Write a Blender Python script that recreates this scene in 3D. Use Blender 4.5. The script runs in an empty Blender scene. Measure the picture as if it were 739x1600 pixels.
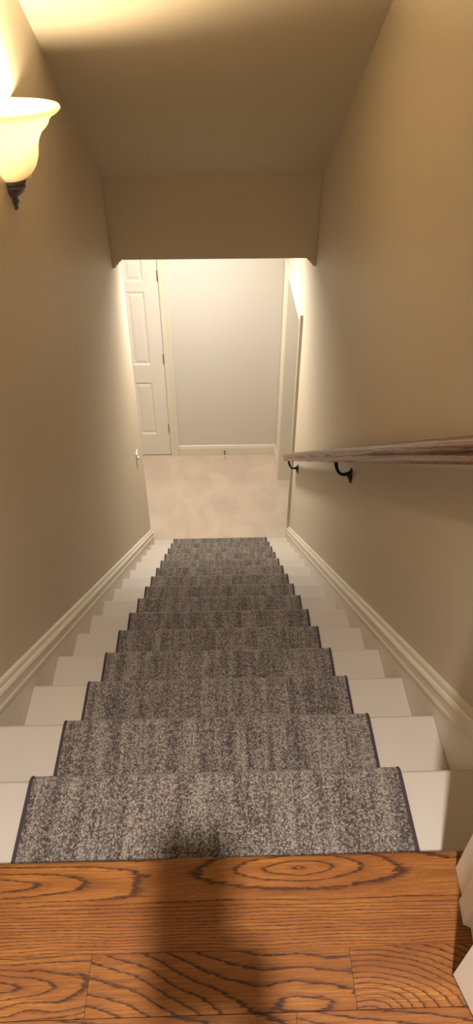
import bpy, bmesh, math, random
import numpy as np
from mathutils import Vector, Matrix, noise
random.seed(7); rng = np.random.default_rng(7)
S = bpy.context.scene; C = S.collection
PI = math.pi

# ---------------------------------------------------------------- measures (metres, camera stands over y = 0)
R_, T_ = 0.17872, 0.254            # rise and going
Y1 = 0.74575                       # front edge of the first tread below the landing
XL, XR = -0.599, 0.605             # faces of the two stair walls
SL, SR = -0.579, 0.585             # inner faces of the skirt boards
ZF = -16 * R_                      # lower hall floor
YF = 5.855                         # far wall of the lower hall
ZH = -0.114                        # lower hall ceiling
YHD = 3.91                         # face of the header wall
YE = 4.27                          # where the left stair wall ends
NOSE0 = 0.497                      # front edge of the landing
nose = lambda n: (Y1 + (n - 1) * T_, -n * R_)
nline = lambda y: -R_ * (1 + (y - Y1) / T_)
cz = lambda y: 1.122 - 0.638 * (y - 2.67)      # sloped ceiling

# ---------------------------------------------------------------- node helpers
def mat(name):
    m = bpy.data.materials.new(name); m.use_nodes = True
    nt = m.node_tree; b = nt.nodes['Principled BSDF']
    return m, nt, b
def nd(nt, t, **kw):
    n = nt.nodes.new(t)
    for k, v in kw.items():
        if k in n.inputs: n.inputs[k].default_value = v
        else: setattr(n, k, v)
    return n
def ln(nt, a, b): nt.links.new(a, b)
def mth(nt, op, a, b=None, c=None, clamp=False):
    n = nt.nodes.new('ShaderNodeMath'); n.operation = op; n.use_clamp = clamp
    for i, v in enumerate((a, b, c)):
        if v is None: continue
        if isinstance(v, (int, float)): n.inputs[i].default_value = v
        else: nt.links.new(v, n.inputs[i])
    return n.outputs[0]
def mixc(nt, f, a, b, mode='MIX'):
    n = nt.nodes.new('ShaderNodeMix'); n.data_type = 'RGBA'; n.blend_type = mode
    for i, v in ((0, f), (6, a), (7, b)):
        if isinstance(v, (int, float)): n.inputs[i].default_value = v
        elif isinstance(v, tuple): n.inputs[i].default_value = (*v, 1) if len(v) == 3 else v
        else: nt.links.new(v, n.inputs[i])
    return n.outputs[2]
def pos(nt): return nt.nodes.new('ShaderNodeNewGeometry').outputs['Position']
def vmul(nt, v, s):
    n = nt.nodes.new('ShaderNodeVectorMath'); n.operation = 'MULTIPLY'
    nt.links.new(v, n.inputs[0]); n.inputs[1].default_value = s; return n.outputs[0]
def ramp(nt, f, stops):
    n = nt.nodes.new('ShaderNodeValToRGB'); e = n.color_ramp.elements
    while len(e) < len(stops): e.new(0.5)
    for i, (p, c) in enumerate(stops):
        e[i].position = p; e[i].color = (*c, 1) if len(c) == 3 else c
    nt.links.new(f, n.inputs[0]); return n.outputs[0]
def bump(nt, b, h, strength, dist):
    n = nd(nt, 'ShaderNodeBump', Strength=strength, Distance=dist)
    ln(nt, h, n.inputs['Height']); ln(nt, n.outputs[0], b.inputs['Normal'])

def paint(name, col, rough=0.6, bs=0.25, scale=160, var=0.03):
    m, nt, b = mat(name)
    p = pos(nt)
    n1 = nd(nt, 'ShaderNodeTexNoise', Scale=scale, Detail=2.0); ln(nt, p, n1.inputs['Vector'])
    n2 = nd(nt, 'ShaderNodeTexNoise', Scale=1.7, Detail=3.0); ln(nt, p, n2.inputs['Vector'])
    f = mth(nt, 'MULTIPLY_ADD', n2.outputs['Fac'], 2 * var, 1 - var)
    cc = nd(nt, 'ShaderNodeVectorMath', operation='SCALE'); cc.inputs[0].default_value = col
    ln(nt, f, cc.inputs['Scale']); ln(nt, cc.outputs[0], b.inputs['Base Color'])
    b.inputs['Roughness'].default_value = rough
    bump(nt, b, n1.outputs['Fac'], bs, 0.0006)
    return m

WALL = paint('wall_paint', (0.59, 0.52, 0.405), 0.55, 0.35)
HALLW = paint('hall_wall_paint', (0.60, 0.57, 0.52), 0.6, 0.3)
CEIL = paint('ceiling_paint', (0.56, 0.50, 0.38), 0.75, 0.4)
TRIM = paint('trim_paint', (0.68, 0.625, 0.52), 0.38, 0.12, 60, 0.015)
TREADW = paint('tread_paint', (0.53, 0.49, 0.44), 0.42, 0.15, 50, 0.02)
DOORW = paint('door_paint', (0.70, 0.655, 0.585), 0.4, 0.1, 60, 0.015)
PLATE = paint('switch_plastic', (0.78, 0.76, 0.70), 0.3, 0.0)

def metal(name, col, rough, met=0.9):
    m, nt, b = mat(name)
    n = nd(nt, 'ShaderNodeTexNoise', Scale=70.0, Detail=4.0); ln(nt, pos(nt), n.inputs['Vector'])
    ln(nt, mixc(nt, n.outputs['Fac'], tuple(c * 0.7 for c in col), tuple(min(1, c * 1.25) for c in col)), b.inputs['Base Color'])
    b.inputs['Metallic'].default_value = met; b.inputs['Roughness'].default_value = rough
    bump(nt, b, n.outputs['Fac'], 0.2, 0.0005)
    return m
IRON = metal('oil_rubbed_iron', (0.035, 0.034, 0.036), 0.45, 0.7)
PEWTER = metal('aged_pewter', (0.16, 0.155, 0.15), 0.45, 0.8)
HINGE = metal('satin_nickel', (0.36, 0.34, 0.30), 0.35)
DARKM, nt, b = mat('dark_rubber'); b.inputs['Base Color'].default_value = (0.02, 0.018, 0.016, 1)

# oak boards: growth rings come from a per-vertex number, pores and tone are procedural
def oak(name, light, mid, dark, rough=0.36, vcol=True):
    m, nt, b = mat(name)
    a = nd(nt, 'ShaderNodeAttribute', attribute_name='ring'); t = nd(nt, 'ShaderNodeAttribute', attribute_name='tone')
    tc = nd(nt, 'ShaderNodeAttribute', attribute_name='gpos')
    gp = tc.outputs['Vector']
    nw = nd(nt, 'ShaderNodeTexNoise', Scale=1.0, Detail=4.0, Roughness=0.6); ln(nt, vmul(nt, gp, (30, 260, 30)), nw.inputs['Vector'])
    ph = mth(nt, 'ADD', a.outputs['Fac'], mth(nt, 'MULTIPLY', nw.outputs['Fac'], 0.55))
    fr = mth(nt, 'FRACT', ph)
    lines = ramp(nt, fr, [(0.0, (1, 1, 1)), (0.07, (1, 1, 1)), (0.20, (0.25, 0.25, 0.25)), (0.48, (0.02, 0.02, 0.02)), (0.94, (0.0, 0.0, 0.0)), (1.0, (1, 1, 1))])
    po = nd(nt, 'ShaderNodeTexNoise', Scale=1.0, Detail=2.0); ln(nt, vmul(nt, gp, (90, 1500, 40)), po.inputs['Vector'])
    pores = ramp(nt, po.outputs['Fac'], [(0.42, (0, 0, 0)), (0.62, (1, 1, 1))])
    po2 = nd(nt, 'ShaderNodeTexNoise', Scale=1.0, Detail=3.0); ln(nt, vmul(nt, gp, (14, 420, 20)), po2.inputs['Vector'])
    broad = nd(nt, 'ShaderNodeTexNoise', Scale=1.0, Detail=2.0); ln(nt, vmul(nt, gp, (5, 28, 5)), broad.outputs['Fac'].node.inputs['Vector'])
    base = mixc(nt, mth(nt, 'MULTIPLY_ADD', broad.outputs['Fac'], 1.5, -0.25, clamp=True), mid, light)
    base = mixc(nt, mth(nt, 'MULTIPLY_ADD', po2.outputs['Fac'], 2.2, -0.70, clamp=True), base, mid)
    f = mth(nt, 'MULTIPLY', lines, mth(nt, 'MULTIPLY_ADD', pores, 0.45, 0.62), clamp=True)
    f = mth(nt, 'ADD', f, mth(nt, 'MULTIPLY', pores, 0.20), clamp=True)
    col = mixc(nt, f, base, dark)
    sc = nd(nt, 'ShaderNodeVectorMath', operation='SCALE'); ln(nt, col, sc.inputs[0]); ln(nt, t.outputs['Fac'], sc.inputs['Scale'])
    ln(nt, sc.outputs[0], b.inputs['Base Color'])
    ln(nt, mth(nt, 'MULTIPLY_ADD', f, 0.22, rough), b.inputs['Roughness'])
    b.inputs['Coat Weight'].default_value = 0.05; b.inputs['Specular IOR Level'].default_value = 0.22; b.inputs['Coat Roughness'].default_value = 0.18
    bump(nt, b, mth(nt, 'MULTIPLY', f, -1.0), 0.25, 0.0006)
    return m
OAK = oak('stained_oak', (0.41, 0.180, 0.042), (0.160, 0.052, 0.016), (0.030, 0.009, 0.004))
RAILW = oak('rail_oak', (0.36, 0.168, 0.088), (0.20, 0.085, 0.042), (0.06, 0.022, 0.012), 0.24)

# woven stair runner, works in metres along and across (UV)
def runner_mat():
    m, nt, b = mat('woven_wool')
    uv = nd(nt, 'ShaderNodeUVMap', uv_map='UVMap').outputs[0]
    vo = nd(nt, 'ShaderNodeTexVoronoi', Scale=1.0, Randomness=0.85); ln(nt, vmul(nt, uv, (310, 280, 1)), vo.inputs['Vector'])
    cell = nd(nt, 'ShaderNodeSeparateColor'); ln(nt, vo.outputs['Color'], cell.inputs[0])
    st = nd(nt, 'ShaderNodeTexNoise', Scale=1.0, Detail=3.0, Roughness=0.65); ln(nt, vmul(nt, uv, (34, 2.2, 1)), st.inputs['Vector'])
    st2 = nd(nt, 'ShaderNodeTexNoise', Scale=1.0, Detail=2.0); ln(nt, vmul(nt, uv, (110, 9, 1)), st2.inputs['Vector'])
    cr = nd(nt, 'ShaderNodeTexNoise', Scale=1.0, Detail=2.0); ln(nt, vmul(nt, uv, (14, 95, 1)), cr.inputs['Vector'])
    s = mth(nt, 'ADD', mth(nt, 'MULTIPLY_ADD', st.outputs['Fac'], 1.45, -0.725), mth(nt, 'MULTIPLY_ADD', st2.outputs['Fac'], 0.5, -0.25))
    s = mth(nt, 'ADD', s, mth(nt, 'MULTIPLY_ADD', cr.outputs['Fac'], 0.40, -0.20))
    v = mth(nt, 'ADD', mth(nt, 'MULTIPLY_ADD', cell.outputs[0], 0.85, 0.10), s)
    col = ramp(nt, v, [(0.08, (0.060, 0.048, 0.052)), (0.32, (0.14, 0.115, 0.108)), (0.55, (0.27, 0.235, 0.205)), (0.95, (0.46, 0.41, 0.355))])
    d = mth(nt, 'SUBTRACT', 1.0, vo.outputs['Distance'])
    col2 = mixc(nt, mth(nt, 'MULTIPLY_ADD', vo.outputs['Distance'], 1.3, -0.35, clamp=True), col, (0.05, 0.042, 0.04))
    ln(nt, col2, b.inputs['Base Color']); b.inputs['Roughness'].default_value = 0.95
    b.inputs['Sheen Weight'].default_value = 0.25; b.inputs['Specular IOR Level'].default_value = 0.1
    bump(nt, b, d, 0.9, 0.003)
    return m
RUNNER = runner_mat()
def cloth(name, col, sc=500, dist=0.0015):
    m, nt, b = mat(name)
    n = nd(nt, 'ShaderNodeTexNoise', Scale=sc, Detail=2.0); ln(nt, pos(nt), n.inputs['Vector'])
    ln(nt, mixc(nt, n.outputs['Fac'], tuple(c * 0.6 for c in col), tuple(min(1, c * 1.35) for c in col)), b.inputs['Base Color'])
    b.inputs['Roughness'].default_value = 0.9; b.inputs['Specular IOR Level'].default_value = 0.2
    bump(nt, b, n.outputs['Fac'], 0.6, dist); return m
BIND = cloth('binding_tape', (0.060, 0.045, 0.058))
def hallcarpet():
    m, nt, b = mat('beige_cut_pile')
    p = pos(nt)
    n = nd(nt, 'ShaderNodeTexNoise', Scale=330.0, Detail=3.0); ln(nt, p, n.inputs['Vector'])
    w = nd(nt, 'ShaderNodeTexNoise', Scale=5.0, Detail=4.0, Distortion=0.6); ln(nt, vmul(nt, p, (1, 0.7, 1)), w.inputs['Vector'])
    c = mixc(nt, mth(nt, 'MULTIPLY_ADD', w.outputs['Fac'], 2.0, -0.5, clamp=True), (0.52, 0.435, 0.355), (0.66, 0.56, 0.455))
    c = mixc(nt, mth(nt, 'MULTIPLY', n.outputs['Fac'], 0.35), c, (0.40, 0.33, 0.27))
    ln(nt, c, b.inputs['Base Color']); b.inputs['Roughness'].default_value = 0.95; b.inputs['Specular IOR Level'].default_value = 0.1
    bump(nt, b, n.outputs['Fac'], 0.7, 0.004); return m
HALLC = hallcarpet()
def glass_shade():
    m, nt, b = mat('frosted_amber_glass')
    out = nt.nodes['Material Output']
    p = pos(nt)
    n = nd(nt, 'ShaderNodeTexNoise', Scale=9.0, Detail=4.0, Distortion=1.2); ln(nt, p, n.inputs['Vector'])
    col = mixc(nt, n.outputs['Fac'], (0.97, 0.88, 0.72), (1.0, 0.97, 0.90))
    tr = nd(nt, 'ShaderNodeBsdfTranslucent'); ln(nt, col, tr.inputs['Color'])
    b.inputs['Base Color'].default_value = (0.95, 0.86, 0.68, 1); b.inputs['Roughness'].default_value = 0.25
    mx = nd(nt, 'ShaderNodeMixShader'); mx.inputs[0].default_value = 0.24
    ln(nt, b.outputs[0], mx.inputs[1]); ln(nt, tr.outputs[0], mx.inputs[2]); ln(nt, mx.outputs[0], out.inputs['Surface'])
    return m
GLASS = glass_shade()
def emit(name, col, st):
    m, nt, b = mat(name); b.inputs['Base Color'].default_value = (*col, 1)
    b.inputs['Emission Color'].default_value = (*col, 1); b.inputs['Emission Strength'].default_value = st; return m
BULB = emit('lit_bulb', (1.0, 0.80, 0.50), 22)
DIFF = emit('lit_diffuser', (1.0, 0.93, 0.82), 6)

# ---------------------------------------------------------------- mesh helpers
class MB:
    def __init__(s): s.v = []; s.f = []; s.smooth = False
    def add(s, vs, fs):
        o = len(s.v); s.v += [tuple(map(float, v)) for v in vs]; s.f += [tuple(o + i for i in f) for f in fs]; return s
    def box(s, x0, x1, y0, y1, z0, z1):
        vs = [(x, y, z) for x in (x0, x1) for y in (y0, y1) for z in (z0, z1)]
        return s.add(vs, [(0, 1, 3, 2), (4, 6, 7, 5), (0, 4, 5, 1), (2, 3, 7, 6), (0, 2, 6, 4), (1, 5, 7, 3)])
    def prism(s, poly, a, b, fn):                      # fn(p, q, t) -> xyz
        n = len(poly)
        vs = [fn(p, q, a) for p, q in poly] + [fn(p, q, b) for p, q in poly]
        return s.add(vs, [tuple(range(n))[::-1], tuple(range(n, 2 * n))] + [(i, (i + 1) % n, n + (i + 1) % n, n + i) for i in range(n)])
    def lathe(s, prof, c, n=48, a0=0, a1=2 * PI, ax=None):
        full = abs(a1 - a0) > 2 * PI - 1e-6; k = n if full else n + 1
        vs = []
        for r, z in prof:
            for i in range(k):
                t = a0 + (a1 - a0) * i / n
                vs.append((c[0] + r * math.cos(t), c[1] + r * math.sin(t), c[2] + z))
        fs = []
        for j in range(len(prof) - 1):
            for i in range(n):
                i2 = (i + 1) % k
                fs.append((j * k + i, j * k + i2, (j + 1) * k + i2, (j + 1) * k + i))
        s.smooth = True
        return s.add(vs, fs)
    def tube(s, pts, rad, n=12, caps=True):
        pts = [Vector(p) for p in pts]; rad = rad if isinstance(rad, (list, tuple)) else [rad] * len(pts)
        up = Vector((0.31, 0.2, 0.93)).normalized(); vs = []
        for i, p in enumerate(pts):
            d = (pts[min(i + 1, len(pts) - 1)] - pts[max(i - 1, 0)]).normalized()
            u = d.cross(up).normalized(); w = d.cross(u); up = -w if False else up
            for k in range(n):
                t = 2 * PI * k / n; vs.append(p + (u * math.cos(t) + w * math.sin(t)) * rad[i])
        fs = [(i * n + k, i * n + (k + 1) % n, (i + 1) * n + (k + 1) % n, (i + 1) * n + k) for i in range(len(pts) - 1) for k in range(n)]
        if caps: fs += [tuple(range(n))[::-1], tuple(range(len(vs) - n, len(vs)))]
        s.smooth = True
        return s.add(vs, fs)
    def build(s, name, m, parent=None, bevel=0, smooth=None, seg=2):
        me = bpy.data.meshes.new(name); me.from_pydata(s.v, [], s.f)
        bm = bmesh.new(); bm.from_mesh(me); bmesh.ops.recalc_face_normals(bm, faces=bm.faces); bm.to_mesh(me); bm.free()
        me.update(); o = bpy.data.objects.new(name, me); C.objects.link(o); me.materials.append(m)
        if parent is not None:
            o.parent = parent
            o.matrix_parent_inverse = parent.matrix_basis.inverted()
        if bevel:
            b = o.modifiers.new('edge', 'BEVEL'); b.width = bevel; b.segments = seg; b.limit_method = 'ANGLE'; b.angle_limit = 0.6
        if s.smooth if smooth is None else smooth:
            for p in me.polygons: p.use_smooth = True
            me.set_sharp_from_angle(angle=0.7)
        return o
def bez(a, b, c, d, n=14):
    a, b, c, d = map(Vector, (a, b, c, d)); r = []
    for i in range(n + 1):
        t = i / n; r.append(a * (1 - t) ** 3 + b * 3 * t * (1 - t) ** 2 + c * 3 * t * t * (1 - t) + d * t ** 3)
    return r
def tag(o, label=None, cat=None, group=None, kind=None):
    if label: o['label'] = label
    if cat: o['category'] = cat
    if group: o['group'] = group
    if kind: o['kind'] = kind
    return o
def empty(name, loc, rz=0):
    o = bpy.data.objects.new(name, None); C.objects.link(o); o.empty_display_size = 0.05
    o.location = loc; o.rotation_euler = (0, 0, rz)
    o.matrix_basis = Matrix.Translation(loc) @ Matrix.Rotation(rz, 4, 'Z'); return o
def struct(o, label, cat): return tag(o, label, cat, None, 'structure')

# ================================================================= THE SHELL
# left stair wall (ends at the lower hall)
m = MB(); m.prism([(0.31, ZF), (YE, ZF), (YE, 2.7), (0.31, 2.7)], XL - 0.12, XL, lambda p, q, t: (t, p, q))
struct(m.build('wall_left', WALL, bevel=0.004), 'warm beige painted stair wall that carries the lit sconce', 'wall')
# right stair wall with the cased doorway near the bottom
OY0, OY1, OZ = 4.40, 5.395, -0.722      # doorway in the right wall
m = MB(); ext = lambda p, q, t: (t, p, q)
m.prism([(0.31, ZF), (OY0, ZF), (OY0, OZ), (OY1, OZ), (OY1, ZF), (YF, ZF), (YF, 2.7), (0.31, 2.7)], XR, XR + 0.12, ext)
struct(m.build('wall_right', WALL), 'warm beige painted stair wall behind the oak handrail', 'wall')
# far hall wall with the closet door opening
DW, DH = 0.71, 2.20; DX1 = -0.520; DX0 = DX1 - DW
m = MB(); a0, a1 = YF, YF + 0.12; fy = lambda p, q, t: (p, t, q)
m.prism([(-1.9, ZF), (DX0 - 0.015, ZF), (DX0 - 0.015, ZF + DH + 0.03), (DX1 + 0.015, ZF + DH + 0.03), (DX1 + 0.015, ZF), (1.8, ZF), (1.8, ZH), (-1.9, ZH)], a0, a1, fy)
struct(m.build('wall_far', HALLW), 'pale grey painted wall at the end of the lower hall', 'wall')
m = MB(); m.box(-1.9, XL - 0.12, YE - 0.12, YE, ZF, ZH)
struct(m.build('wall_near', HALLW), 'pale grey hall wall beside the foot of the stairs', 'wall')
m = MB(); m.box(-2.02, -1.9, YE - 0.12, YF + 0.12, ZF, ZH)
struct(m.build('wall_side', HALLW), 'pale grey side wall of the lower hall', 'wall')
m = MB(); m.box(1.8, 1.92, 3.9, YF + 0.12, ZF, ZH); m.box(XR + 0.12, 1.8, 3.9, 4.0, ZF, ZH)
struct(m.build('wall_outer', HALLW), 'pale grey wall of the room beyond the cased doorway', 'wall')
# header and ceilings
m = MB(); m.box(XL, XR, YHD, YHD + 0.12, ZH, 0.45)
struct(m.build('wall_header', WALL, bevel=0.003), 'tan header wall hanging above the foot of the stairs', 'wall')
m = MB(); m.prism([(0.47, cz(0.47)), (YHD, cz(YHD)), (YHD, cz(YHD) + 0.1), (0.47, cz(0.47) + 0.1)], XL, XR, ext)
struct(m.build('ceiling', CEIL), 'tan sloped ceiling following the stairs', 'ceiling')
m = MB(); m.box(-1.9, XL, YE, YF, ZH, ZH + 0.1); m.box(XL, XR, YHD + 0.12, YF, ZH, ZH + 0.1); m.box(XR + 0.12, 1.8, 4.0, YF, ZH, ZH + 0.1)
struct(m.build('ceiling_hall', HALLW), 'flat ceiling of the lower hall', 'ceiling')
# small stepped drywall corners under both ends of the header
for sx, x0 in ((1, XL), (-1, XR)):
    m = MB(); q = [(0, 0), (0.056, 0), (0.050, -0.010), (0.040, -0.014), (0.036, -0.024), (0.026, -0.028), (0.020, -0.040), (0.010, -0.046), (0, -0.048)]
    m.prism([(x0 + sx * a, ZH + b) for a, b in q], YHD, YHD + 0.05, fy)
    struct(m.build('trim_1' if sx > 0 else 'trim_2', WALL), 'small stepped plaster corner under the header at the %s wall' % ('sconce' if sx > 0 else 'handrail'), 'trim')
# lower hall carpet
m = MB(); m.box(-1.9, 1.8, nose(15)[0] - 0.02, YF + 0.02, ZF - 0.08, ZF)
struct(m.build('floor', HALLC), 'beige cut pile carpet of the lower hall', 'floor')

# landing door wall: opening 0.81 wide between jambs
JL, JR = -0.400, 0.410; DT = 2.04
jprof = [(0.60, 0.335), (0.408, 0.335), (0.412, 0.350), (0.415, 0.373), (0.404, 0.378), (0.407, 0.413), (0.414, 0.421), (0.417, 0.466), (0.455, 0.505), (0.60, 0.505)]
m = MB(); m.prism(jprof, 0.0, DT + 0.06, lambda p, q, t: (p, q, t))
struct(m.build('trim_3', TRIM, bevel=0.0008), 'moulded white door jamb beside the landing edge', 'trim')
m = MB(); m.prism([(0.01 - p, q) for p, q in jprof][::-1], 0.0, DT + 0.06, lambda p, q, t: (p, q, t))
struct(m.build('trim_4', TRIM, bevel=0.0008), 'moulded white door jamb on the sconce side of the landing', 'trim')
m = MB(); m.box(-0.59, 0.60, 0.34, 0.50, DT, DT + 0.55); m.box(-1.5, XL - 0.12, 0.34, 0.47, 0, 2.59); m.box(XR + 0.12, 1.5, 0.34, 0.47, 0, 2.59)
struct(m.build('wall_door', WALL), 'beige wall above the landing doorway', 'wall')

# ---------------------------------------------------------------- landing floor boards
def board_mesh(boards, name, material, z=0.0, th=0.018):
    """boards: (x0, x1, y0, y1, ringfunction, tone, step, round)"""
    V = []; F = []; RI = []; TO = []; GP = []
    for bi, (x0, x1, y0, y1, fn, tone, sx, sy, rnd) in enumerate(boards):
        nx = max(2, int((x1 - x0) / sx)); ny = max(2, int((y1 - y0) / sy)); o = len(V)
        ys = [y0 + (y1 - y0) * j / ny for j in range(ny + 1)]
        rows = [(ys[0], -th)] + [(y, 0.0) for y in ys]
        if rnd:
            r = 0.0095
            rows = [(y, 0.0) for y in ys if y < y1 - r]; rows = [(ys[0], -th)] + rows
            for k in range(1, 9):
                a = PI / 2 - PI * k / 8; rows.append((y1 - r + r * math.cos(a), -r + r * math.sin(a)))
        else: rows.append((ys[-1], -th))
        for (y, dz) in rows:
            for i in range(nx + 1):
                x = x0 + (x1 - x0) * i / nx
                V.append((x, y, z + dz)); RI.append(fn(x, y)); TO.append(tone); GP.append((x + bi * 3.1, y + bi * 1.7, dz))
        w = nx + 1
        for j in range(len(rows) - 1):
            for i in range(nx): F.append((o + j * w + i, o + j * w + i + 1, o + (j + 1) * w + i + 1, o + (j + 1) * w + i))
        F.append(tuple(o + j * w for j in range(len(rows)))[::-1]); F.append(tuple(o + j * w + nx for j in range(len(rows))))
    me = bpy.data.meshes.new(name); me.from_pydata(V, [], F); me.update()
    for an, tp, data in (('ring', 'FLOAT', RI), ('tone', 'FLOAT', TO)):
        at = me.attributes.new(an, tp, 'POINT'); at.data.foreach_set('value', data)
    at = me.attributes.new('gpos', 'FLOAT_VECTOR', 'POINT'); at.data.foreach_set('vector', [c for g in GP for c in g])
    o = bpy.data.objects.new(name, me); C.objects.link(o); me.materials.append(material)
    return o
def nz(x, y, s=0): return noise.noise(Vector((x, y, s)))
def smin(a, b, k):
    h = max(k - abs(a - b), 0) / k; return min(a, b) - h * h * k / 4
def r_nose(x, y):
    y2 = y + 0.0035 * nz(x * 6, y * 22, 3) + 0.0012 * nz(x * 22, y * 60, 8)
    def d(xc, yc, e, w, fall):
        dy = abs(y2 - yc + 0.012 * (x - xc)); dx = min(abs(x - xc), w) / e * math.exp(-(dy / fall) ** 1.5)
        return (dy ** 1.5 + dx ** 1.5) ** (1 / 1.5)
    h = smin(d(0.145, 0.474, 5.2, 0.45, 0.045), d(-0.40, 0.458, 8.5, 0.30, 0.035), 0.012)
    return h * 104 + 95 * max(0, 0.435 - y2) * (1 - math.exp(-max(0, 0.435 - y2) / 0.02)) + 0.55
def r_mid(x, y):
    yy = y - 0.31; xx = x
    h = yy + 0.30 * xx * (0.5 + 0.5 * math.tanh(-(xx - 0.0) * 12)) + 0.010 * nz(xx * 12, yy * 22, 5)
    h2 = math.sqrt((yy + 0.03) ** 2 + ((xx - 0.14) / 3.2) ** 2) + 0.004 * nz(xx * 20, yy * 30, 9)
    t = 0.5 + 0.5 * math.tanh((xx - 0.03) * 14)
    return ((1 - t) * h + t * (h2)) * 56 + 3.3
def r_rt(x, y):
    d = math.sqrt(((x - 0.225) / 2.3) ** 2 + (y - 0.262) ** 2) + 0.0025 * nz(x * 18, y * 40, 2)
    return d * 135 + 0.2
def r_lt(x, y):
    y2 = y + 0.008 * nz(x * 14, y * 40, 1)
    d = math.sqrt((y2 - 0.318) ** 2 + ((x + 0.34) / 8) ** 2)
    return d * 120 + 1.5 * nz(x * 5, y * 20, 4)
def r_gen(s):
    xc = random.uniform(-0.4, 0.4); off = random.uniform(-0.03, 0.03); e = random.uniform(6, 12); fq = random.uniform(60, 120)
    def f(x, y):
        yy = (y * 1.0) % 10 - s[1]
        return (math.sqrt((yy - off + 0.006 * nz(x * 8, y * 25, s[0])) ** 2 + ((x - xc) / e) ** 2)) * fq + s[0]
    return f
o = board_mesh([(SL, SR, 0.3525, NOSE0, r_nose, 1.0, 0.005, 0.0022, True)], 'trim_5', OAK, 0.0, 0.02)
struct(o, 'stained oak nosing board with oval grain at the top of the stairs', 'trim')
bl = [(-0.58, -0.1953, 0.2705, 0.3520, r_lt, 0.90, 0.005, 0.0022, False),
      (-0.1947, 0.2125, 0.2705, 0.3520, r_mid, 0.88, 0.005, 0.0022, False),
      (0.2131, 0.60, 0.2705, 0.3520, r_rt, 0.92, 0.004, 0.0022, False)]
y = 0.27
k = 0
while y > -1.9:
    x = -1.5 - random.random() * 0.5; fine = y > 0.1
    if k == 0: cuts = [-1.5, -0.36, 0.12, 0.9, 1.5]
    else:
        cuts = [-1.5]
        while cuts[-1] < 1.5: cuts.append(min(1.5, cuts[-1] + random.uniform(0.35, 0.9)))
    for a, b_ in zip(cuts[:-1], cuts[1:]):
        bl.append((a + 0.0003, b_ - 0.0003, y - 0.0825, y - 0.0005, r_gen((random.random() * 9, y - 0.04)), random.uniform(0.84, 1.0), 0.006 if fine else 0.03, 0.003 if fine else 0.008, False))
    y -= 0.083; k += 1
o = board_mesh(bl, 'floor_landing', OAK)
struct(o, 'stained red oak strip flooring of the upper landing', 'floor')
m = MB(); m.box(-1.5, 1.5, -1.9, 0.36, -0.12, -0.0185)
struct(m.build('floor_base', DARKM), 'dark underside below the oak boards', 'floor')

# ---------------------------------------------------------------- doors
def leaf_mesh(w, h, t, cols, rows):
    """six-panel leaf: x 0..w, z 0..h, y 0..t; raised fields on both faces"""
    m = MB()
    xs = sorted({0, w, *[c for p in cols for c in p]}); zs = sorted({0, h, *[c for p in rows for c in p]})
    for face, y0, sg in ((0, 0.0, 1), (1, t, -1)):
        for i in range(len(xs) - 1):
            for j in range(len(zs) - 1):
                a, b, c, d = xs[i], xs[i + 1], zs[j], zs[j + 1]
                if (a, b) in cols and (c, d) in rows:
                    rings = [(0, 0), (0.004, 0.002), (0.012, 0.009), (0.022, 0.010), (0.045, 0.0035), (0.049, 0.003)]
                    vs = []
                    for ins, dep in rings:
                        yy = y0 + sg * dep
                        vs += [(a + ins, yy, c + ins), (b - ins, yy, c + ins), (b - ins, yy, d - ins), (a + ins, yy, d - ins)]
                    fs = [(4 * r + q, 4 * r + (q + 1) % 4, 4 * r + 4 + (q + 1) % 4, 4 * r + 4 + q) for r in range(len(rings) - 1) for q in range(4)]
                    fs.append(tuple(range(4 * len(rings) - 4, 4 * len(rings))))
                    m.add(vs, fs)
                else: m.add([(a, y0, c), (b, y0, c), (b, y0, d), (a, y0, d)], [(0, 1, 2, 3)])
    m.add([(0, 0, 0), (0, t, 0), (0, t, h), (0, 0, h), (w, 0, 0), (w, t, 0), (w, t, h), (w, 0, h)], [(0, 1, 2, 3), (4, 7, 6, 5), (0, 4, 5, 1), (3, 2, 6, 7)])
    return m
def xform(m, M): m.v = [tuple(M @ Vector(v)) for v in m.v]; return m
def build_leaf(name, w, h, t, cols, rows, M, parent, material):
    m = xform(leaf_mesh(w, h, t, cols, rows), M)
    me = bpy.data.meshes.new(name); bm = bmesh.new()
    vs = [bm.verts.new(v) for v in m.v]
    for f in m.f: bm.faces.new([vs[i] for i in f])
    bmesh.ops.remove_doubles(bm, verts=bm.verts, dist=1e-5); bmesh.ops.recalc_face_normals(bm, faces=bm.faces)
    bm.to_mesh(me); bm.free(); o = bpy.data.objects.new(name, me); C.objects.link(o); me.materials.append(material)
    if parent: o.parent = parent; o.matrix_parent_inverse = parent.matrix_basis.inverted()
    return o

# door in the far wall
d1 = empty('door_1', ((DX0 + DX1) / 2, YF, ZF)); struct(d1, 'cream six-panel door at the end of the lower hall', 'door')
cols = [(0.13, 0.30), (0.41, 0.58)]
rows = [(0.262, 0.868), (1.060, 1.790), (1.880, 2.085)]
build_leaf('leaf', DW - 0.006, DH - 0.018, 0.035, [(DW - 0.006 - b, DW - 0.006 - a) for a, b in cols[::-1]], rows, Matrix.Translation((DX0 + 0.003, YF + 0.006, ZF + 0.016)), d1, DOORW)
for z in (-0.905, -1.715, -2.51):
    m = MB(); m.lathe([(0, -0.05), (0.0045, -0.05), (0.0065, -0.047), (0.0065, 0.047), (0.0045, 0.05), (0, 0.05)], (DX1 - 0.001, YF - 0.004, z), 14)
    m.box(DX1 - 0.010, DX1 + 0.004, YF - 0.001, YF + 0.008, z - 0.045, z + 0.045)
    tag(m.build('hinge', HINGE, d1), 'brushed metal hinge')
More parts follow.
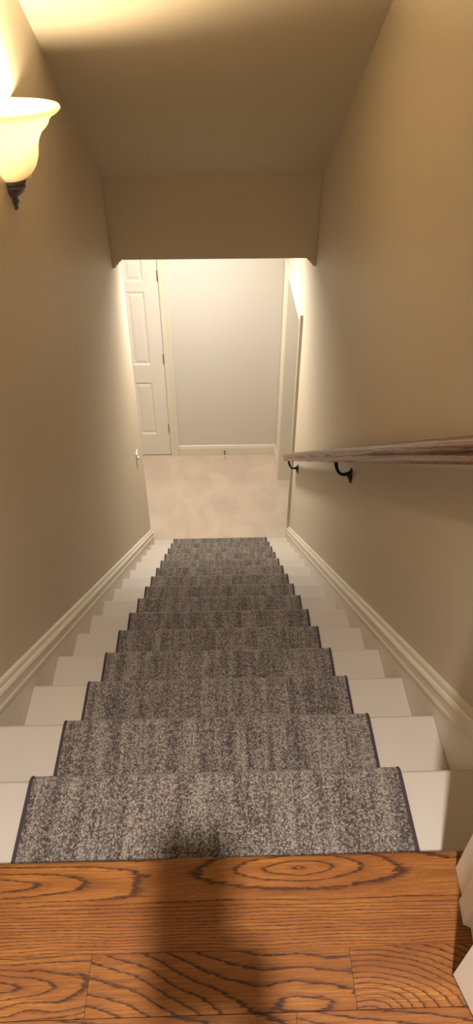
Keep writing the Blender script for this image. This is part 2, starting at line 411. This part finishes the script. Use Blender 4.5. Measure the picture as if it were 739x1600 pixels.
m = MB(); m.lathe([(0.0, 0.0), (0.03, 0.0), (0.03, 0.006), (0.012, 0.01), (0.011, 0.03), (0.026, 0.045), (0.029, 0.058), (0.02, 0.068), (0, 0.07)], (0, 0, 0), 28)
xform(m, Matrix.Translation((DX0 + 0.065, YF + 0.006, ZF + 0.95)) @ Matrix.Rotation(PI / 2, 4, 'X')); m.build('door_knob', HINGE, d1)
# dark strip of shade under the door is real: threshold gap with the carpet of the closet
# casing profile (distance from opening edge, projection)
CP = [(0, 0), (0, 0.010), (0.006, 0.013), (0.020, 0.014), (0.045, 0.016), (0.058, 0.020), (0.066, 0.019), (0.070, 0.0225), (0.086, 0.0225), (0.088, 0.021), (0.088, 0)]
def casing(edges, base, top, plane, sign):
    """edges: the two jamb positions along the wall; plane maps (along, out, up)"""
    m = MB(); e0, e1 = edges; k = len(CP); vs = []
    path = [(e0, base, -1, 0), (e0, top, -1, 1), (e1, top, 1, 1), (e1, base, 1, 0)]
    for (e, z, sx, sz) in path:
        for d, pr in CP: vs.append(plane(e + sx * d, pr, z + sz * d))
    fs = [(i * k + q, i * k + q + 1, (i + 1) * k + q + 1, (i + 1) * k + q) for i in range(3) for q in range(k - 1)]
    fs += [tuple(range(k)), tuple(range(3 * k, 4 * k))[::-1]]
    m.add(vs, fs); return m
m = casing((DX0 - 0.002, DX1 + 0.004), ZF, ZF + DH + 0.012, lambda a, o_, z: (a, YF - o_, z), 1)
m.build('door_casing', TRIM, d1)
m = MB(); m.box(DX1 + 0.0015, DX1 + 0.0148, YF + 0.0005, YF + 0.1, ZF, ZF + DH + 0.01); m.box(DX0 - 0.0148, DX0 - 0.0015, YF + 0.0005, YF + 0.1, ZF, ZF + DH + 0.01)
m.box(DX0 - 0.0148, DX1 + 0.0148, YF + 0.0005, YF + 0.1, ZF + DH + 0.01, ZF + DH + 0.029); m.build('door_jamb', TRIM, d1)
m = MB(); m.box(DX0, DX1, YF + 0.05, YF + 0.2, ZF - 0.02, ZF - 0.004); m.build('threshold', DARKM, d1)

# cased doorway in the right wall
d2 = empty('door_2', (XR, (OY0 + OY1) / 2, ZF)); struct(d2, 'cream cased doorway in the wall past the handrail', 'doorway')
m = casing((OY0 + 0.002, OY1 - 0.002), ZF, OZ - 0.002, lambda a, o_, z: (XR - o_, a, z), 1); m.build('door_casing', TRIM, d2)
m = MB(); t = 0.016
m.box(XR - 0.001, XR + 0.121, OY0, OY0 + t, ZF, OZ); m.box(XR - 0.001, XR + 0.121, OY1 - t, OY1, ZF, OZ); m.box(XR - 0.001, XR + 0.121, OY0, OY1, OZ - t, OZ)
m.build('door_jamb', TRIM, d2)

# open door at the landing, swung back into the upper room
A = Vector((0.3655, 0.308, 0.010)); ang = math.atan2(-0.9617, 0.274)
d3 = empty('door_3', (A.x, A.y, 0.0)); struct(d3, 'cream panelled door standing open beside the oak landing', 'door')
M3 = Matrix.Translation(A) @ Matrix.Rotation(ang, 4, 'Z')
build_leaf('leaf', 0.76, 2.02, 0.035, [(0.12, 0.32), (0.44, 0.64)], [(0.22, 0.80), (0.96, 1.58), (1.68, 1.90)], M3, d3, DOORW)
for z in (0.25, 1.0, 1.78):
    m = MB(); m.lathe([(0, -0.05), (0.0065, -0.048), (0.0065, 0.048), (0, 0.05)], (0.4045, 0.3255, z), 12); tag(m.build('hinge', HINGE, d3), 'brushed metal hinge')

# ---------------------------------------------------------------- baseboards and stair skirts
BP = [(0, 0), (0.014, 0), (0.014, 0.095), (0.0125, 0.100), (0.0125, 0.104), (0.010, 0.108), (0.009, 0.118), (0.005, 0.126), (0.0, 0.130)]
def base_y(x0, x1, y, name, label):      # along x, on a wall facing -y
    m = MB(); m.prism([(y - a, ZF + b) for a, b in BP], x0, x1, lambda p, q, t: (t, p, q))
    struct(m.build(name, TRIM), label, 'baseboard')
base_y(DX1 + 0.093, XR, YF, 'baseboard_far', 'white baseboard along the grey end wall of the hall')
base_y(-1.9, DX0 - 0.092, YF, 'baseboard_far_closet', 'white baseboard on the far side of the hall door')
m = MB(); m.prism([(XR - a, ZF + b) for a, b in BP], OY1 + 0.087, YF - 0.010, lambda p, q, t: (p, t, q))
struct(m.build('baseboard_right', TRIM), 'short white baseboard between the cased doorway and hall corner', 'baseboard')

CAPP = [(0.0, -0.090), (0.010, -0.090), (0.0155, -0.084), (0.0155, -0.073), (0.012, -0.066), (0.012, -0.038), (0.0145, -0.034), (0.0145, -0.026), (0.0085, -0.020), (0.0085, -0.014), (0.0055, -0.004), (0.0, 0.0)]
def skirt(side):
    x0 = XL if side < 0 else XR; s = 1 if side < 0 else -1
    ye = YE - 0.001 if side < 0 else OY0 - 0.088
    top = 0.128 / 1.0
    root = empty('baseboard_left' if side < 0 else 'baseboard_right_stairs', (x0, 0.52, nline(0.52)))
    struct(root, 'white sloping skirt board along the %s wall' % ('sconce' if side < 0 else 'handrail'), 'skirt board')
    # flat board
    low = nline(ye) - 0.30
    poly = [(0.507, nline(0.507) + top - 0.085), (ye, nline(ye) + top - 0.085), (ye, max(ZF, nline(ye) - 0.33)), (0.507, nline(0.507) - 0.33)]
    m = MB(); m.prism(poly, x0, x0 + s * 0.0198, ext); m.build('skirt_panel', TRIM, root)
    # moulded cap running down the slope
    sl = -R_ / T_; cs = 1 / math.hypot(1, sl)
    m = MB(); vs = []
    for y in (0.507, ye):
        for a, b in CAPP: vs.append((x0 + s * (a + 0.004 + (0.004 if b < -0.03 else 0)) if a > 0 else x0, y, nline(y) + top + b * 1.0))
    k = len(CAPP)
    fs = [(i, (i + 1) % k, k + (i + 1) % k, k + i) for i in range(k)] + [tuple(range(k)), tuple(range(k, 2 * k))[::-1]]
    m.add(vs, fs); m.build('cap_moulding', TRIM, root)
skirt(-1); skirt(1)

# ================================================================= STAIRCASE
st = empty('staircase', (0, nose(15)[0], ZF)); tag(st, 'white painted wooden staircase descending to the beige hall carpet', 'staircase')
def tread_mb(n):
    y, z = nose(n); r = 0.0125; th = 0.027; yb = y - T_ - 0.020
    poly = [(yb, z), (y - r, z)]
    for k in range(1, 8):
        a = PI / 2 - PI * k / 8; poly.append((y - r + r * math.cos(a), z - r - 0.001 + (r + 0.001) * math.sin(a)))
    poly += [(y - r, z - th), (yb, z - th)]
    m = MB(); m.prism(poly, SL + 0.0005, SR - 0.0005, ext); return m
def riser_mb(n):          # stands on tread n, under tread n-1
    y0 = (nose(n - 1)[0] if n > 1 else NOSE0) - 0.022; m = MB()
    m.box(SL + 0.0005, SR - 0.0005, y0 - 0.018, y0, -n * R_ + 0.0002, -(n - 1) * R_ - 0.0272); return m
tr = tread_mb(1).build('tread', TREADW, st, smooth=True); rs = riser_mb(2).build('riser', TREADW, st)
riser_mb(1).build('riser', TREADW, st)
for n in range(2, 16):
    c = tr.copy(); C.objects.link(c); c.location = tr.location + Vector((0, (n - 1) * T_, -(n - 1) * R_))
    if n < 16:
        c = rs.copy(); C.objects.link(c); c.location = rs.location + Vector((0, (n - 1) * T_, -(n - 1) * R_))

# ---------------------------------------------------------------- the runner
RW = 0.8149 / 2; H = 0.010
prof = []
def arc(cy, cz_, r, a0, a1, n):
    return [(cy + r * math.cos(a0 + (a1 - a0) * i / n), cz_ + r * math.sin(a0 + (a1 - a0) * i / n)) for i in range(n + 1)]
prof.append((NOSE0 - 0.012, -0.035))
for n in range(1, 16):
    yr = (nose(n - 1)[0] if n > 1 else NOSE0) - 0.010
    y, z = nose(n)
    prof += arc(yr + 0.012, z + H + 0.012, 0.012, PI, 1.5 * PI, 4)
    prof += arc(y - 0.0125, z - 0.0105, 0.0205, PI / 2, -PI * 0.22, 7)
    prof.append((y - 0.001, z - 0.034)); prof.append((y - 0.009, z - 0.052))
prof.append((nose(15)[0] - 0.010, ZF + 0.004))
# resample
P = np.array(prof); d = np.r_[0, np.cumsum(np.hypot(*np.diff(P, axis=0).T))]
ns = int(d[-1] / 0.0055); sp = np.linspace(0, d[-1], ns); PY = np.interp(sp, d, P[:, 0]); PZ = np.interp(sp, d, P[:, 1])
tg = np.stack([np.gradient(PY), np.gradient(PZ)], 1); tg /= np.linalg.norm(tg, axis=1)[:, None]
NY, NZ = -tg[:, 1], tg[:, 0]
nx = 150; xs = np.linspace(-RW + 0.004, RW - 0.004, nx)
J = rng.normal(0, 0.00045, (ns, nx)) ; J[:, 0] = J[:, -1] = -0.001
V = np.zeros((ns, nx, 3)); V[..., 0] = xs[None, :]; V[..., 1] = PY[:, None] + NY[:, None] * J; V[..., 2] = PZ[:, None] + NZ[:, None] * J
idx = np.arange(ns * nx).reshape(ns, nx)
Fq = np.stack([idx[:-1, :-1], idx[:-1, 1:], idx[1:, 1:], idx[1:, :-1]], -1).reshape(-1, 4)
me = bpy.data.meshes.new('carpet_runner'); me.from_pydata(V.reshape(-1, 3).tolist(), [], Fq.tolist()); me.update()
uvl = me.uv_layers.new(name='UVMap'); li = np.zeros(len(me.loops), dtype=np.int32); me.loops.foreach_get('vertex_index', li)
UV = np.stack([np.broadcast_to(xs[None, :], (ns, nx)), np.broadcast_to(sp[:, None], (ns, nx))], -1).reshape(-1, 2)
uvl.data.foreach_set('uv', UV[li].astype(np.float32).ravel())
me.materials.append(RUNNER)
for p in me.polygons: p.use_smooth = True
run = bpy.data.objects.new('carpet_runner', me); C.objects.link(run)
tag(run, 'grey and brown woven carpet runner down the middle of the white stairs', 'carpet runner')
for s in (-1, 1):
    m = MB(); k = 6; vs = []; sec = [(-0.005, -0.0055), (-0.005, -0.001), (-0.002, 0.0015), (0.002, 0.0015), (0.004, -0.002), (0.004, -0.0055)]
    sub = list(range(0, ns, 2))
    for i in sub:
        for a, b in sec: vs.append((s * (RW - 0.001 + a * 1.0), PY[i] + NY[i] * b, PZ[i] + NZ[i] * b))
    fs = [(i * k + q, i * k + (q + 1) % k, (i + 1) * k + (q + 1) % k, (i + 1) * k + q) for i in range(len(sub) - 1) for q in range(k)]
    m.add(vs, fs); o = m.build('edge_binding', BIND, run, smooth=True); o['label'] = 'dark purplish cloth edge binding'

# ================================================================= HANDRAIL
RX = 0.533; RT = lambda y: nline(y) + 0.903          # top of the rail
hr = empty('handrail', (RX, 4.2, RT(4.2) - 0.06)); tag(hr, 'stained oak handrail sloping down the wall on dark metal brackets', 'handrail')
half = [(0.0, 0.0), (0.010, -0.0008), (0.018, -0.004), (0.0245, -0.0095), (0.0285, -0.017), (0.0295, -0.024), (0.0285, -0.030), (0.0250, -0.034), (0.0215, -0.0365), (0.0205, -0.041), (0.0225, -0.0445), (0.0255, -0.047), (0.0262, -0.053), (0.0240, -0.058), (0.020, -0.060)]
secp = half + [(-a, b) for a, b in half[::-1][:-1]]
def rail():
    y0, y1 = 0.56, 4.20; n = 180; V = []; F = []; RI = []; GP = []; k = len(secp); sl = -R_ / T_; L = math.hypot(1, sl)
    nyy, nzz = -sl / L, 1 / L
    for i in range(n + 1):
        y = y0 + (y1 - y0) * i / n
        for q, (a, b) in enumerate(secp):
            V.append((RX + a, y + nyy * b, RT(y) + nzz * b + 0.0)); s = y * L
            u = a * 0.9 + b * 0.5
            RI.append((u + 0.006 * nz(s * 2.2, u * 30, 3) + 0.02 * nz(s * 0.6, 0, 5)) * 150); GP.append((s, u, b))
        if i in (0, n): F.append(tuple(range(len(V) - k, len(V))))
    for i in range(n):
        for q in range(k): F.append((i * k + q, i * k + (q + 1) % k, (i + 1) * k + (q + 1) % k, (i + 1) * k + q))
    me = bpy.data.meshes.new('rail'); me.from_pydata(V, [], F)
    for an, data in (('ring', RI), ('tone', [1.0] * len(V))): me.attributes.new(an, 'FLOAT', 'POINT').data.foreach_set('value', data)
    me.attributes.new('gpos', 'FLOAT_VECTOR', 'POINT').data.foreach_set('vector', [c for g in GP for c in g])
    bm = bmesh.new(); bm.from_mesh(me); bmesh.ops.recalc_face_normals(bm, faces=bm.faces); bm.to_mesh(me); bm.free()
    me.materials.append(RAILW); o = bpy.data.objects.new('rail', me); C.objects.link(o); o.parent = hr; o.matrix_parent_inverse = hr.matrix_basis.inverted()
    for p in me.polygons: p.use_smooth = len(p.vertices) == 4
rail()
def bracket(y):
    zc = RT(y) - 0.150; zt = RT(y + 0.02) - 0.074
    yc = y
    arm = bez((XR - 0.008, yc, zc + 0.016), (RX + 0.020, yc + 0.004, zc - 0.016), (RX + 0.004, yc + 0.012, zc + 0.022), (RX, yc + 0.02, zt), 18)
    m = MB(); m.tube(arm, [0.0065 + 0.0025 * abs(i / 18 - 0.5) * 2 for i in range(19)], 12); b = m.build('bracket', IRON, hr)
    b['label'] = 'dark iron bracket'
    # oval wall rosette
    m = MB(); m.lathe([(0, 0.0), (0.028, 0.0), (0.028, 0.003), (0.022, 0.008), (0.012, 0.011), (0.009, 0.016), (0, 0.018)], (0, 0, 0), 28)
    xform(m, Matrix.Translation((XR - 0.0003, yc, zc)) @ Matrix.Rotation(-PI / 2, 4, 'Y') @ Matrix.Diagonal((1.45, 0.80, 1, 1))); m.build('wall_rosette', IRON, b)
    m = MB(); sl = math.atan2(-R_, T_)
    m.box(-0.010, 0.010, -0.030, 0.030, -0.0015, 0.0015); xform(m, Matrix.Translation((RX, yc + 0.02, zt - 0.001 + 0.0015)) @ Matrix.Rotation(sl, 4, 'X')); m.build('saddle_plate', IRON, b)
for y in (0.68, 2.345, 4.02): bracket(y)

# ================================================================= WALL SCONCE
SC = (XL + 0.001, 2.17, 0.0)
sc = empty('wall_sconce', (XL, 2.17, 0.632)); tag(sc, 'lit wall sconce with cream glass bell shade and pewter finial', 'wall light')
sp_ = [(0.034, 0.710), (0.048, 0.714), (0.070, 0.729), (0.086, 0.750), (0.0965, 0.776), (0.100, 0.800), (0.106, 0.818), (0.117, 0.836), (0.130, 0.846), (0.139, 0.856), (0.143, 0.866), (0.154, 0.877), (0.166, 0.882), (0.176, 0.889), (0.180, 0.895), (0.177, 0.900), (0.171, 0.899), (0.160, 0.890), (0.148, 0.883), (0.136, 0.873), (0.126, 0.853), (0.111, 0.842), (0.100, 0.824), (0.094, 0.802), (0.090, 0.778), (0.080, 0.753), (0.066, 0.735), (0.046, 0.720), (0.034, 0.716)]
m = MB(); m.lathe(sp_ + [sp_[0]], SC, 56, -PI / 2, PI / 2); g = m.build('glass_shade', GLASS, sc); g['label'] = 'cream glass half-bell shade'
m = MB(); m.lathe([(0.0, 0.716), (0.043, 0.716), (0.046, 0.711), (0.046, 0.703), (0.041, 0.699), (0.043, 0.692), (0.038, 0.683), (0.033, 0.675), (0.022, 0.668), (0.013, 0.663), (0.012, 0.657), (0.015, 0.652), (0.013, 0.645), (0.008, 0.640), (0.009, 0.634), (0.007, 0.628), (0.0, 0.625)], SC, 32, -PI / 2, PI / 2)
m.build('cup_finial', PEWTER, sc)['label'] = 'dark pewter cup and finial'
m = MB(); m.box(XL, XL + 0.010, 2.17 - 0.05, 2.17 + 0.05, 0.716, 0.87); m.build('back_plate', PEWTER, sc, bevel=0.003)
m = MB(); m.lathe([(0, 0.718), (0.013, 0.718), (0.013, 0.752), (0.012, 0.756)], (XL + 0.055, 2.17, 0), 20); m.build('lamp_holder', PLATE, sc)
m = MB(); m.lathe([(0.011, 0.752), (0.012, 0.765), (0.020, 0.785), (0.026, 0.805), (0.026, 0.822), (0.018, 0.838), (0.0, 0.845)], (XL + 0.055, 2.17, 0), 24); bu = m.build('bulb', BULB, sc)
bu['label'] = 'glowing bulb'; bu.visible_shadow = True

# ================================================================= SWITCH, DOOR STOP, HALL LIGHT
sw = empty('light_switch', (XL, 3.972, -1.63)); tag(sw, 'white light switch plate near the lower end of the sconce wall', 'light switch')
m = MB(); m.box(XL + 0.0001, XL + 0.006, 3.936, 4.008, -1.632, -1.516); m.build('cover_plate', PLATE, sw, bevel=0.002)
m = MB(); m.prism([(XL + 0.005, -1.586), (XL + 0.009, -1.585), (XL + 0.019, -1.566), (XL + 0.017, -1.560), (XL + 0.005, -1.563)], 3.967, 3.977, lambda p, q, t: (p, t, q)); m.build('toggle', PLATE, sw)
for z in (-1.541, -1.607):
    m = MB(); m.lathe([(0, 0), (0.003, 0), (0.003, 0.001), (0, 0.0016)], (0, 0, 0), 12); xform(m, Matrix.Translation((XL + 0.006, 3.972, z)) @ Matrix.Rotation(PI / 2, 4, 'Y')); m.build('screw', HINGE, sw)
ds = empty('door_stop', (0.058, YF - 0.014, ZF + 0.055)); tag(ds, 'small spring door stop with white tip on the far baseboard', 'door stop')
pts = []
for i in range(181):
    t = i / 180; a = t * 2 * PI * 14; r = 0.0055 - 0.001 * t
    pts.append((0.058 + r * math.cos(a), YF - 0.018 - t * 0.070, ZF + 0.055 + r * math.sin(a) - 0.006 * t * t))
m = MB(); m.tube(pts, 0.0011, 6); m.build('spring', PEWTER, ds)
m = MB(); m.lathe([(0, 0), (0.010, 0), (0.010, 0.002), (0.006, 0.006), (0, 0.006)], (0, 0, 0), 16); xform(m, Matrix.Translation((0.058, YF - 0.0135, ZF + 0.055)) @ Matrix.Rotation(PI / 2, 4, 'X')); m.build('base_plate', PEWTER, ds)
m = MB(); m.lathe([(0, 0), (0.0065, 0), (0.0075, 0.003), (0.0075, 0.010), (0.005, 0.013), (0, 0.014)], (0, 0, 0), 16); xform(m, Matrix.Translation((0.058, YF - 0.087, ZF + 0.049)) @ Matrix.Rotation(PI / 2, 4, 'X')); tag(m.build('bumper_tip', PLATE, ds), 'white rubber tip')
cl = empty('ceiling_light', (-0.22, 4.72, ZH)); tag(cl, 'round flush ceiling light in the lower hall', 'ceiling light')
m = MB(); m.lathe([(0.150, -0.0005), (0.175, -0.0005), (0.175, -0.006), (0.155, -0.010), (0.150, -0.004)], (-0.22, 4.72, ZH), 40); m.build('trim_ring', PLATE, cl)
m = MB(); m.lathe([(0.0, -0.003), (0.150, -0.003)], (-0.22, 4.72, ZH), 40); m.build('diffuser', DIFF, cl)
m = MB(); m.box(-1.5, 1.5, -1.9, 0.34, 2.44, 2.54)
struct(m.build('ceiling_landing', CEIL), 'flat ceiling over the upper landing', 'ceiling')
cl = empty('ceiling_light', (0.048, -0.53, 2.44)); tag(cl, 'small round ceiling light above the upper landing', 'ceiling light')
m = MB(); m.lathe([(0.06, -0.0005), (0.085, -0.0005), (0.085, -0.010), (0.07, -0.018), (0.06, -0.014)], (0.048, -0.53, 2.44), 40); m.build('trim_ring', PLATE, cl)
m = MB(); m.lathe([(0.0, -0.012), (0.06, -0.012)], (0.048, -0.53, 2.44), 40); m.build('diffuser', DIFF, cl)

# ================================================================= LIGHT
def light(name, kind, loc, power, col, size, rot=None, spread=None):
    l = bpy.data.lights.new(name, kind); l.energy = power; l.color = col
    if kind == 'AREA': l.shape = 'DISK'; l.size = size
    else: l.shadow_soft_size = size
    if spread: l.spread = math.radians(spread)
    o = bpy.data.objects.new(name, l); C.objects.link(o); o.location = loc
    if rot: o.rotation_euler = rot
    o['kind'] = 'helper'
    return o
light('sconce_glow', 'POINT', (XL + 0.055, 2.17, 0.862), 31.0, (1.0, 0.78, 0.52), 0.02)
light('hall_light', 'AREA', (-0.22, 4.72, ZH - 0.012), 37.0, (1.0, 0.91, 0.79), 0.30)
light('landing_light', 'AREA', (0.048, -0.53, 2.41), 29.0, (1.0, 0.89, 0.80), 0.07, spread=92)
W = bpy.data.worlds.new('World'); S.world = W; W.use_nodes = True
W.node_tree.nodes['Background'].inputs[0].default_value = (1.0, 0.84, 0.66, 1); W.node_tree.nodes['Background'].inputs[1].default_value = 0.7

# ================================================================= CAMERA POSE
th, ya, ro = 0.69347, 0.02787, -0.00014
F_ = Vector((math.sin(ya) * math.cos(th), math.cos(ya) * math.cos(th), -math.sin(th)))
Rt = Vector((math.cos(ya), -math.sin(ya), 0)); U_ = Rt.cross(F_)

# ================================================================= THE PHOTOGRAPHER (stands on the landing, holds the phone the picture is taken with)
CP0 = Vector((0.02387, 0, 1.19837)); PC = CP0 - F_ * 0.007 - U_ * 0.066 - Rt * 0.020      # centre of the phone
def flatm(name, col, rough=0.5):
    m, nt, b = mat(name); n = nd(nt, 'ShaderNodeTexNoise', Scale=40.0, Detail=3.0); ln(nt, pos(nt), n.inputs['Vector'])
    ln(nt, mixc(nt, n.outputs['Fac'], tuple(c * 0.85 for c in col), tuple(min(1, c * 1.12) for c in col)), b.inputs['Base Color']); b.inputs['Roughness'].default_value = rough; return m
SKIN = flatm('skin', (0.55, 0.33, 0.24), 0.5); SHIRT = cloth('shirt_cotton', (0.10, 0.12, 0.16)); PANTS = cloth('denim', (0.05, 0.07, 0.12)); HAIRM = flatm('brown_hair', (0.05, 0.03, 0.02), 0.6)
def skinned(name, chains, material, parent=None, sub=2):
    """chains: lists of (x, y, z, r); a chain whose first point repeats an earlier one branches from it"""
    V = []; E = []; RR = []; roots = []; key = {}
    for ch in chains:
        prev = None
        for (x, y, z, r) in ch:
            kk = (round(x, 4), round(y, 4), round(z, 4))
            if kk in key: i = key[kk]
            else:
                i = len(V); key[kk] = i; V.append((x, y, z)); RR.append(r)
                if prev is None: roots.append(i)
            if prev is not None: E.append((prev, i))
            prev = i
    me = bpy.data.meshes.new(name); me.from_pydata(V, E, []); o = bpy.data.objects.new(name, me); C.objects.link(o)
    o.modifiers.new('skin', 'SKIN')
    if not me.skin_vertices: 
        bm = bmesh.new(); bm.from_mesh(me); bm.verts.layers.skin.verify(); bm.to_mesh(me); bm.free()
    for i, r in enumerate(RR):
        me.skin_vertices[0].data[i].radius = (r, r); me.skin_vertices[0].data[i].use_root = i in roots
    o.modifiers['skin'].use_smooth_shade = True
    s_ = o.modifiers.new('sub', 'SUBSURF'); s_.levels = sub; s_.render_levels = sub
    me.materials.append(material)
    if parent is not None: o.parent = parent; o.matrix_parent_inverse = parent.matrix_basis.inverted()
    return o
pe = empty('person', (0, -0.62, 0)); tag(pe, 'person in dark shirt and jeans standing on the landing, holding up a phone', 'person')
W2 = lambda a, b, c: PC + Rt * a + U_ * b + F_ * c         # phone frame: right, up, forward
t4 = lambda v, r: (v.x, v.y, v.z, r)
handR = W2(0.050, -0.060, -0.022); handL = Vector((-0.26, -0.58, 0.80))
body = []
pelvis = (0.01, -0.62, 0.93, 0.125)
body.append([pelvis, (0.01, -0.615, 1.05, 0.115), (0.01, -0.61, 1.20, 0.125), (0.01, -0.60, 1.33, 0.115), (0.01, -0.585, 1.42, 0.055), (0.01, -0.56, 1.475, 0.05), (0.01, -0.535, 1.53, 0.068), (0.01, -0.53, 1.585, 0.082), (0.01, -0.54, 1.64, 0.072)])
for s_, hd in ((1, handR), (-1, handL)):
    sh = (0.01, -0.60, 1.33, 0.115); ax = 0.01 + s_ * 0.185
    el = (0.01 + s_ * 0.235, -0.50 if s_ > 0 else -0.62, 1.10, 0.042)
    wr = hd + (Vector(el[:3]) - hd).normalized() * 0.075
    body.append([sh, (ax, -0.60, 1.36, 0.058), ((ax + el[0]) / 2, -0.56, 1.235, 0.048), el, t4(Vector(el[:3]).lerp(wr, 0.45), 0.038), t4(wr, 0.025), t4(hd, 0.030)])
    body.append([pelvis, (0.01 + s_ * 0.09, -0.62, 0.86, 0.095), (0.01 + s_ * 0.10, -0.60, 0.50, 0.060), (0.01 + s_ * 0.105, -0.63, 0.30, 0.052), (0.01 + s_ * 0.11, -0.65, 0.085, 0.036), (0.01 + s_ * 0.115, -0.62, 0.045, 0.035), (0.01 + s_ * 0.125, -0.51, 0.030, 0.026)])
bo = skinned('body', body, SKIN, pe)
# fingers: each its own chain rooted in the palm, curling around the edge onto the back of the phone
fing = []
for s_, hd in ((1, 0.050),):
    for k, (b0, L_) in enumerate(((-0.030, 1.0), (-0.048, 1.08), (-0.066, 1.0), (-0.083, 0.82))):
        if s_ < 0 and k == 0: pass
        fing.append([t4(W2(hd, b0 - 0.002, -0.018), 0.0095), t4(W2(hd + s_ * 0.014, b0, -0.006), 0.009), t4(W2(hd + s_ * 0.010, b0 + 0.002, 0.011), 0.0085), t4(W2(hd - s_ * 0.018 * L_, b0 + 0.003, 0.0135), 0.0075)])
    fing.append([t4(W2(hd + s_ * 0.004, -0.075, -0.026), 0.013), t4(W2(hd + s_ * 0.006, -0.050, -0.022), 0.0105), t4(W2(hd - s_ * 0.010, -0.030, -0.016), 0.0095), t4(W2(hd - s_ * 0.024, -0.018, -0.014), 0.0085)])
for k, (dx, dy) in enumerate(((0.0, 0.030), (0.004, 0.010), (0.004, -0.010), (0.0, -0.029))):
    fing.append([t4(handL + Vector((dx, dy, -0.015)), 0.0095), t4(handL + Vector((dx, dy, -0.055)), 0.009), t4(handL + Vector((dx + 0.006, dy, -0.080)), 0.008), t4(handL + Vector((dx + 0.016, dy, -0.098)), 0.007)])
fing.append([t4(handL + Vector((0.010, 0.022, 0.010)), 0.012), t4(handL + Vector((0.018, 0.042, -0.020)), 0.010), t4(handL + Vector((0.018, 0.046, -0.048)), 0.0085)])
for i_, f_ in enumerate(fing): skinned('thumb' if i_ in (4, 9) else 'finger', [f_], SKIN, pe)
face = [[(0.01, -0.472, 1.555, 0.009), (0.01, -0.452, 1.540, 0.010)], [(-0.072, -0.535, 1.565, 0.008), (-0.080, -0.540, 1.575, 0.012), (-0.078, -0.540, 1.55, 0.008)], [(0.092, -0.535, 1.565, 0.008), (0.100, -0.540, 1.575, 0.012), (0.098, -0.540, 1.55, 0.008)]]
for n_, f_ in zip(('nose', 'ear', 'ear'), face): skinned(n_, [f_], SKIN, pe)
for sx_ in (-1, 1):
    m = MB(); m.lathe([(0.012 * math.sin(PI * k / 8), -0.012 * math.cos(PI * k / 8)) for k in range(9)], (0.01 + sx_ * 0.030, -0.464, 1.580), 14); m.build('eye', flatm('eye_white', (0.75, 0.73, 0.70), 0.2), pe)
skinned('mouth', [[(-0.012, -0.468, 1.510, 0.004), (0.01, -0.462, 1.508, 0.006), (0.032, -0.468, 1.510, 0.004)]], flatm('lips', (0.45, 0.18, 0.15)), pe, 1)
skinned('hair', [[(0.01, -0.60, 1.55, 0.062), (0.01, -0.595, 1.61, 0.085), (0.01, -0.555, 1.665, 0.078), (0.01, -0.50, 1.665, 0.05)]], HAIRM, pe)
sh = [[(0.01, -0.62, 0.84, 0.150), (0.01, -0.618, 0.95, 0.142), (0.01, -0.615, 1.05, 0.130), (0.01, -0.61, 1.20, 0.138), (0.01, -0.60, 1.33, 0.128), (0.01, -0.588, 1.405, 0.066)]]
for s_ in (1, -1):
    ax = 0.01 + s_ * 0.185; el = Vector((0.01 + s_ * 0.235, -0.50 if s_ > 0 else -0.62, 1.10)); hd = handR if s_ > 0 else handL
    sh.append([(0.01, -0.60, 1.33, 0.128), (ax, -0.60, 1.36, 0.070), ((ax + el.x) / 2, -0.56, 1.235, 0.060), t4(el, 0.054), t4(el.lerp(hd, 0.4), 0.047)])
skinned('shirt', sh, SHIRT, pe)
tr_ = []
for s_ in (1, -1): tr_.append([(0.01, -0.62, 0.92, 0.133), (0.01 + s_ * 0.09, -0.62, 0.84, 0.104), (0.01 + s_ * 0.10, -0.60, 0.50, 0.075), (0.01 + s_ * 0.105, -0.63, 0.30, 0.068), (0.01 + s_ * 0.11, -0.65, 0.09, 0.058)])
skinned('trousers', tr_, PANTS, pe)
for s_ in (1, -1): skinned('sock', [[(0.01 + s_ * 0.11, -0.65, 0.13, 0.041), (0.01 + s_ * 0.11, -0.65, 0.07, 0.042), (0.01 + s_ * 0.115, -0.62, 0.045, 0.041), (0.01 + s_ * 0.125, -0.50, 0.033, 0.032)]], HAIRM, pe)
ph = empty('mobile_phone', W2(0, -0.078, 0)); tag(ph, 'black mobile phone held upright in one hand at the landing edge', 'phone')
m = MB(); m.box(-0.0375, 0.0375, -0.078, 0.078, -0.004, 0.004)
MP = Matrix(((Rt.x, U_.x, F_.x, PC.x), (Rt.y, U_.y, F_.y, PC.y), (Rt.z, U_.z, F_.z, PC.z), (0, 0, 0, 1)))
xform(m, MP); m.build('case', DARKM, ph, bevel=0.0035, seg=3)
m = MB(); m.box(-0.0345, 0.0345, -0.074, 0.074, -0.0046, -0.0041); xform(m, MP); m.build('screen', flatm('phone_glass', (0.02, 0.02, 0.025), 0.08), ph)
m = MB(); m.lathe([(0, 0.0042), (0.0065, 0.0042), (0.0065, 0.0052), (0, 0.0054)], (-0.018, 0.062, 0), 20); xform(m, MP); m.build('lens_ring', HINGE, ph)
cam = bpy.data.cameras.new('camera'); co = bpy.data.objects.new('camera', cam); C.objects.link(co)
M = Matrix(((Rt.x, U_.x, -F_.x, 0.02387), (Rt.y, U_.y, -F_.y, 0), (Rt.z, U_.z, -F_.z, 1.19837), (0, 0, 0, 1)))
co.matrix_world = M
cam.sensor_fit = 'VERTICAL'; cam.sensor_height = 36.0; cam.lens = 1020 * 36.0 / 1600; cam.clip_start = 0.01
S.camera = co
S.view_settings.view_transform = 'Standard'; S.view_settings.look = 'None'; S.view_settings.gamma = 1; S.view_settings.exposure = 0.55
S.view_settings.use_curve_mapping = False
S.cycles.use_denoising = True; S.cycles.max_bounces = 10; S.cycles.diffuse_bounces = 7; S.cycles.sample_clamp_indirect = 4.0
